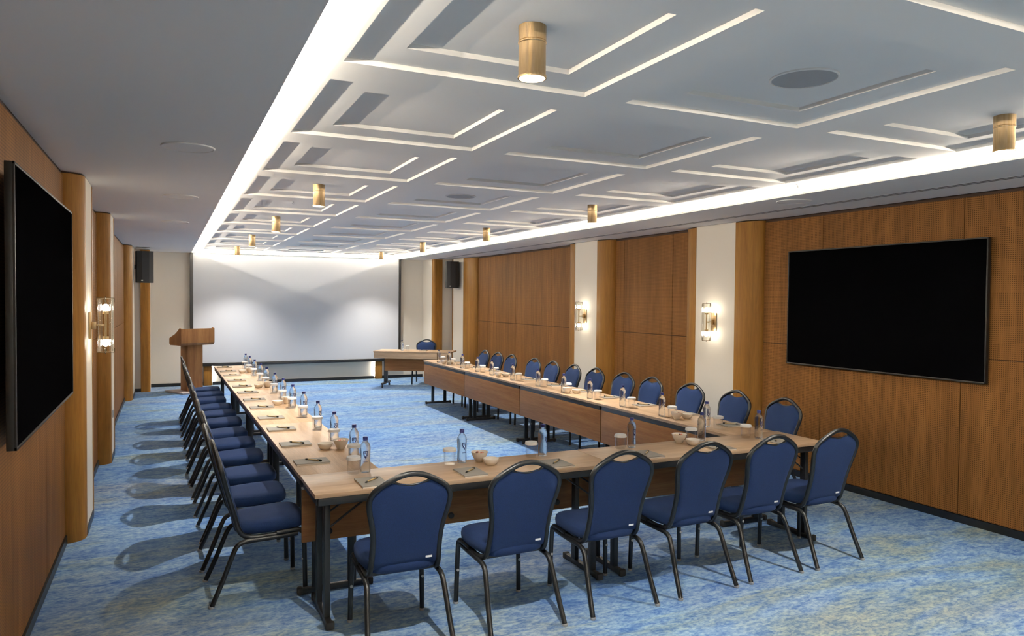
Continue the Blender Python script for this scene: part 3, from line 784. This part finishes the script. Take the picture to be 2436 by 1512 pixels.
def make_glass():
    t = thing('drinking_glass', '', 'glass')
    obj('tumbler', B().lathe([(0.0, 0.0), (0.033, 0.0), (0.037, 0.004), (0.039, 0.086)], 28)
        .lathe([(0.0, 0.010), (0.032, 0.011), (0.0365, 0.016), (0.0378, 0.086), (0.039, 0.086)], 28), M['tumbler'], t)
    n = 36; b = B(); bm = b.bm
    r1 = [bm.verts.new((0.0415*math.cos(2*PI*i/n), 0.0415*math.sin(2*PI*i/n), 0.1005)) for i in range(n)]
    r2 = [bm.verts.new(((0.0440+0.001*(i % 2))*math.cos(2*PI*i/n), (0.0440+0.001*(i % 2))*math.sin(2*PI*i/n), 0.084)) for i in range(n)]
    for i in range(n): bm.faces.new((r1[i], r1[(i+1) % n], r2[(i+1) % n], r2[i]))
    r3 = [bm.verts.new((0.037*math.cos(2*PI*i/n), 0.037*math.sin(2*PI*i/n), 0.1030)) for i in range(n)]
    for i in range(n): bm.faces.new((r3[i], r3[(i+1) % n], r1[(i+1) % n], r1[i]))
    bm.faces.new(r3)
    obj('paper_lid', b, M['paper'], t, ang=25)
    return t
def make_tall():
    t = thing('snack_bowl', '', 'bowl')
    obj('bowl_body', B().lathe([(0.0, 0.004), (0.020, 0.004), (0.022, 0.0), (0.026, 0.002), (0.046, 0.040), (0.056, 0.066), (0.0535, 0.066), (0.044, 0.042), (0.020, 0.012), (0.0, 0.010)], 32), M['china'], t, ang=60)
    rnd = random.Random(3)
    for k, (nm, m) in enumerate((('sweets', 'candy3'), ('sweets', 'candy1'), ('sweets', 'candy2'))):
        b = B()
        for i in range((12, 9, 7)[k]):
            a = rnd.random()*2*PI; r = 0.040*math.sqrt(rnd.random())
            b.sphere((r*math.cos(a), r*math.sin(a), 0.050+0.006*rnd.random()), 0.008, 6, 0.8)
        o = obj(nm, b, M[m], t, kind='stuff')
        o['label'] = ('cream sweets', 'pink sweets', 'dark brown sweets')[k]
    return t
def make_low():
    t = thing('shallow_bowl', '', 'bowl')
    obj('bowl_body', B().lathe([(0.0, 0.003), (0.026, 0.003), (0.028, 0.0), (0.032, 0.002), (0.046, 0.020), (0.052, 0.038), (0.0515, 0.042), (0.049, 0.042), (0.043, 0.020), (0.026, 0.009), (0.0, 0.008)], 32), M['china'], t, ang=60)
    return t
ZT = 0.7502
def setting(which, i, place_pad, bottle, glass, rz, row):
    px, py = place_pad
    w = ordn[i]
    if which == 'F': w = ['first', 'second', 'third', 'fourth', 'fifth', 'last'][i]
    
    if which == 'F':
        w = w+' from the side-on chairs'; FC = ''
    else: w = w+' from the camera'
    place('pad', make_pad, (px, py, ZT), rz, 'grey notepad, %s in %s' % (w, row), 'notepads on the tables')
    d = Matrix.Rotation(rz, 3, 'Z') @ Vector((0.004, 0.012, 0))
    place('pen', make_pen, (px+d.x, py+d.y, ZT+0.0115+0.0053), rz+math.radians(43), 'kraft pen on notepad, %s in %s' % (w, row), 'pens lying on the notepads')
    place('bottle', make_bottle, (bottle[0], bottle[1], ZT), (i*0.37 % 0.8) - 0.2, 'clear navy-capped bottle, %s in %s' % (w, row), 'water bottles on the tables')
    place('glass', make_glass, (glass[0], glass[1], ZT), i*0.3, 'tumbler with paper lid, %s in %s' % (w, row), 'lidded tumblers on the tables')
fx = [1.048, 1.655, 2.25, 2.955, 3.575, 4.14]
fb = [(1.083, 4.349), (1.715, 4.360), (2.292, 4.340), (3.015, 4.340), (3.652, 4.340), (4.128, 4.245)]
fg = [(1.010, 4.345), (1.626, 4.345), (2.205, 4.335), (2.914, 4.330), (3.560, 4.350), (4.050, 4.300)]
for i in range(6):
    setting('F', i, (fx[i], 4.067), fb[i], fg[i], 0, 'the near table row')
PYL = [4.737, 5.36, 6.02, 6.62, 7.28, 7.86, 8.50, 9.12, 9.78, 10.44, 11.06, 11.72]
BYL = [4.80, 5.41, 6.03, 6.68, 7.27, 7.88, 8.50, 9.20, 9.76, 10.42, 11.03, 11.56]
for i in range(12):
    sk = -0.0085*(PYL[i]-4.42)
    setting('L', i, (0.835+sk, PYL[i]), (1.122+sk, BYL[i]), (1.100+sk, BYL[i]-0.095), -PI/2+0.0085, 'the lectern table run')
BYR = [4.80, 5.41, 6.05, 6.67, 7.24, 7.88, 8.60, 9.28, 9.80, 10.40, 10.98, 11.48]
for i in range(12):
    setting('R', i, (4.335, BYR[i]-0.03), (4.090, BYR[i]), (4.168 if i in (4, 7, 10) else 4.135, BYR[i]+(0.035 if i in (4, 7, 10) else -0.09)), PI/2, 'the sconce wall table run')
BG = 'snack bowls on the tables'
bowls = [((1.828, 4.335), (1.862, 4.228), 'on the near table between the second and third chairs'),
         ((3.440, 4.338), (3.482, 4.235), 'on the near table between the fourth and fifth chairs'),
         ((1.096, 5.095), (0.992, 5.125), 'on the lectern table run, nearest the camera'),
         ((1.075, 7.50), (0.978, 7.44), 'on the lectern table run, second group'),
         ((1.060, 8.94), (0.962, 8.93), 'on the lectern table run, third group'),
         ((1.045, 10.83), (0.948, 10.80), 'on the lectern table run, farthest group'),
         ((4.105, 5.215), (4.218, 5.215), 'on the sconce wall table run, nearest the camera'),
         ((4.085, 7.15), (4.190, 7.12), 'on the sconce wall table run, second group'),
         ((4.080, 9.03), (4.185, 9.02), 'on the sconce wall table run, third group'),
         ((4.075, 10.90+0.28), (4.180, 11.15), 'on the sconce wall table run, farthest group')]
for (tx, ty), (lx, ly), where in bowls:
    place('tall', make_tall, (tx, ty, ZT), random.random()*6, 'tall bowl of sweets %s' % where, BG)
    place('low', make_low, (lx, ly, ZT), 0, 'shallow cream dish %s' % where, BG)
# presenter table setting
def pt_at(x, y):
    v = Matrix.Rotation(math.radians(-31.7), 3, 'Z') @ Vector((x, y, 0)); return (4.60+v.x, 14.33+v.y)
ZP = 0.7482
p = pt_at(-0.26, -0.08); place('bottle', make_bottle, (*p, ZP), 0.4, 'clear water bottle with navy cap on the rotated presenter table', 'water bottles on the tables')
p = pt_at(-0.15, -0.06); place('glass', make_glass, (*p, ZP), 0, 'tumbler covered with a white paper lid on the rotated presenter table', 'lidded tumblers on the tables')
p = pt_at(0.18, -0.02); place('pad', make_pad, (*p, ZP), math.radians(148), 'grey notepad on the rotated presenter table', 'notepads on the tables')
place('pen', make_pen, (p[0], p[1], ZP+0.0168), math.radians(190), 'pen with black ends on the presenter table notepad', 'pens lying on the notepads')

# ------------------------------------------------------------------ world, camera, view
w = bpy.data.worlds.new('world'); sc.world = w; w.use_nodes = True
w.node_tree.nodes['Background'].inputs[0].default_value = (0.6, 0.7, 0.85, 1)
w.node_tree.nodes['Background'].inputs[1].default_value = 0.0

yaw, pitch, roll = math.radians(25.346), math.radians(-1.410), math.radians(0.483)
F = Vector((math.sin(yaw)*math.cos(pitch), math.cos(yaw)*math.cos(pitch), math.sin(pitch)))
R0 = Vector((math.cos(yaw), -math.sin(yaw), 0)); U0 = R0.cross(F)
R = R0*math.cos(roll)+U0*math.sin(roll); U = -R0*math.sin(roll)+U0*math.cos(roll)
cd = bpy.data.cameras.new('camera'); cam = bpy.data.objects.new('camera', cd); C.objects.link(cam)
cam.matrix_world = Matrix(((R.x, U.x, -F.x, 0), (R.y, U.y, -F.y, 0), (R.z, U.z, -F.z, 1.8), (0, 0, 0, 1)))
cd.sensor_width = 36; cd.lens = 1731.2/2436*36; cd.clip_start = 0.05
sc.camera = cam

vs = sc.view_settings
vs.view_transform = 'Standard'; vs.look = 'None'; vs.gamma = 1; vs.use_curve_mapping = False
vs.exposure = 0.98
cy = sc.cycles
cy.use_denoising = True
cy.max_bounces = 8; cy.diffuse_bounces = 5; cy.glossy_bounces = 4; cy.transmission_bounces = 6; cy.transparent_max_bounces = 16
cy.caustics_reflective = False; cy.caustics_refractive = False
cy.sample_clamp_indirect = 6.0
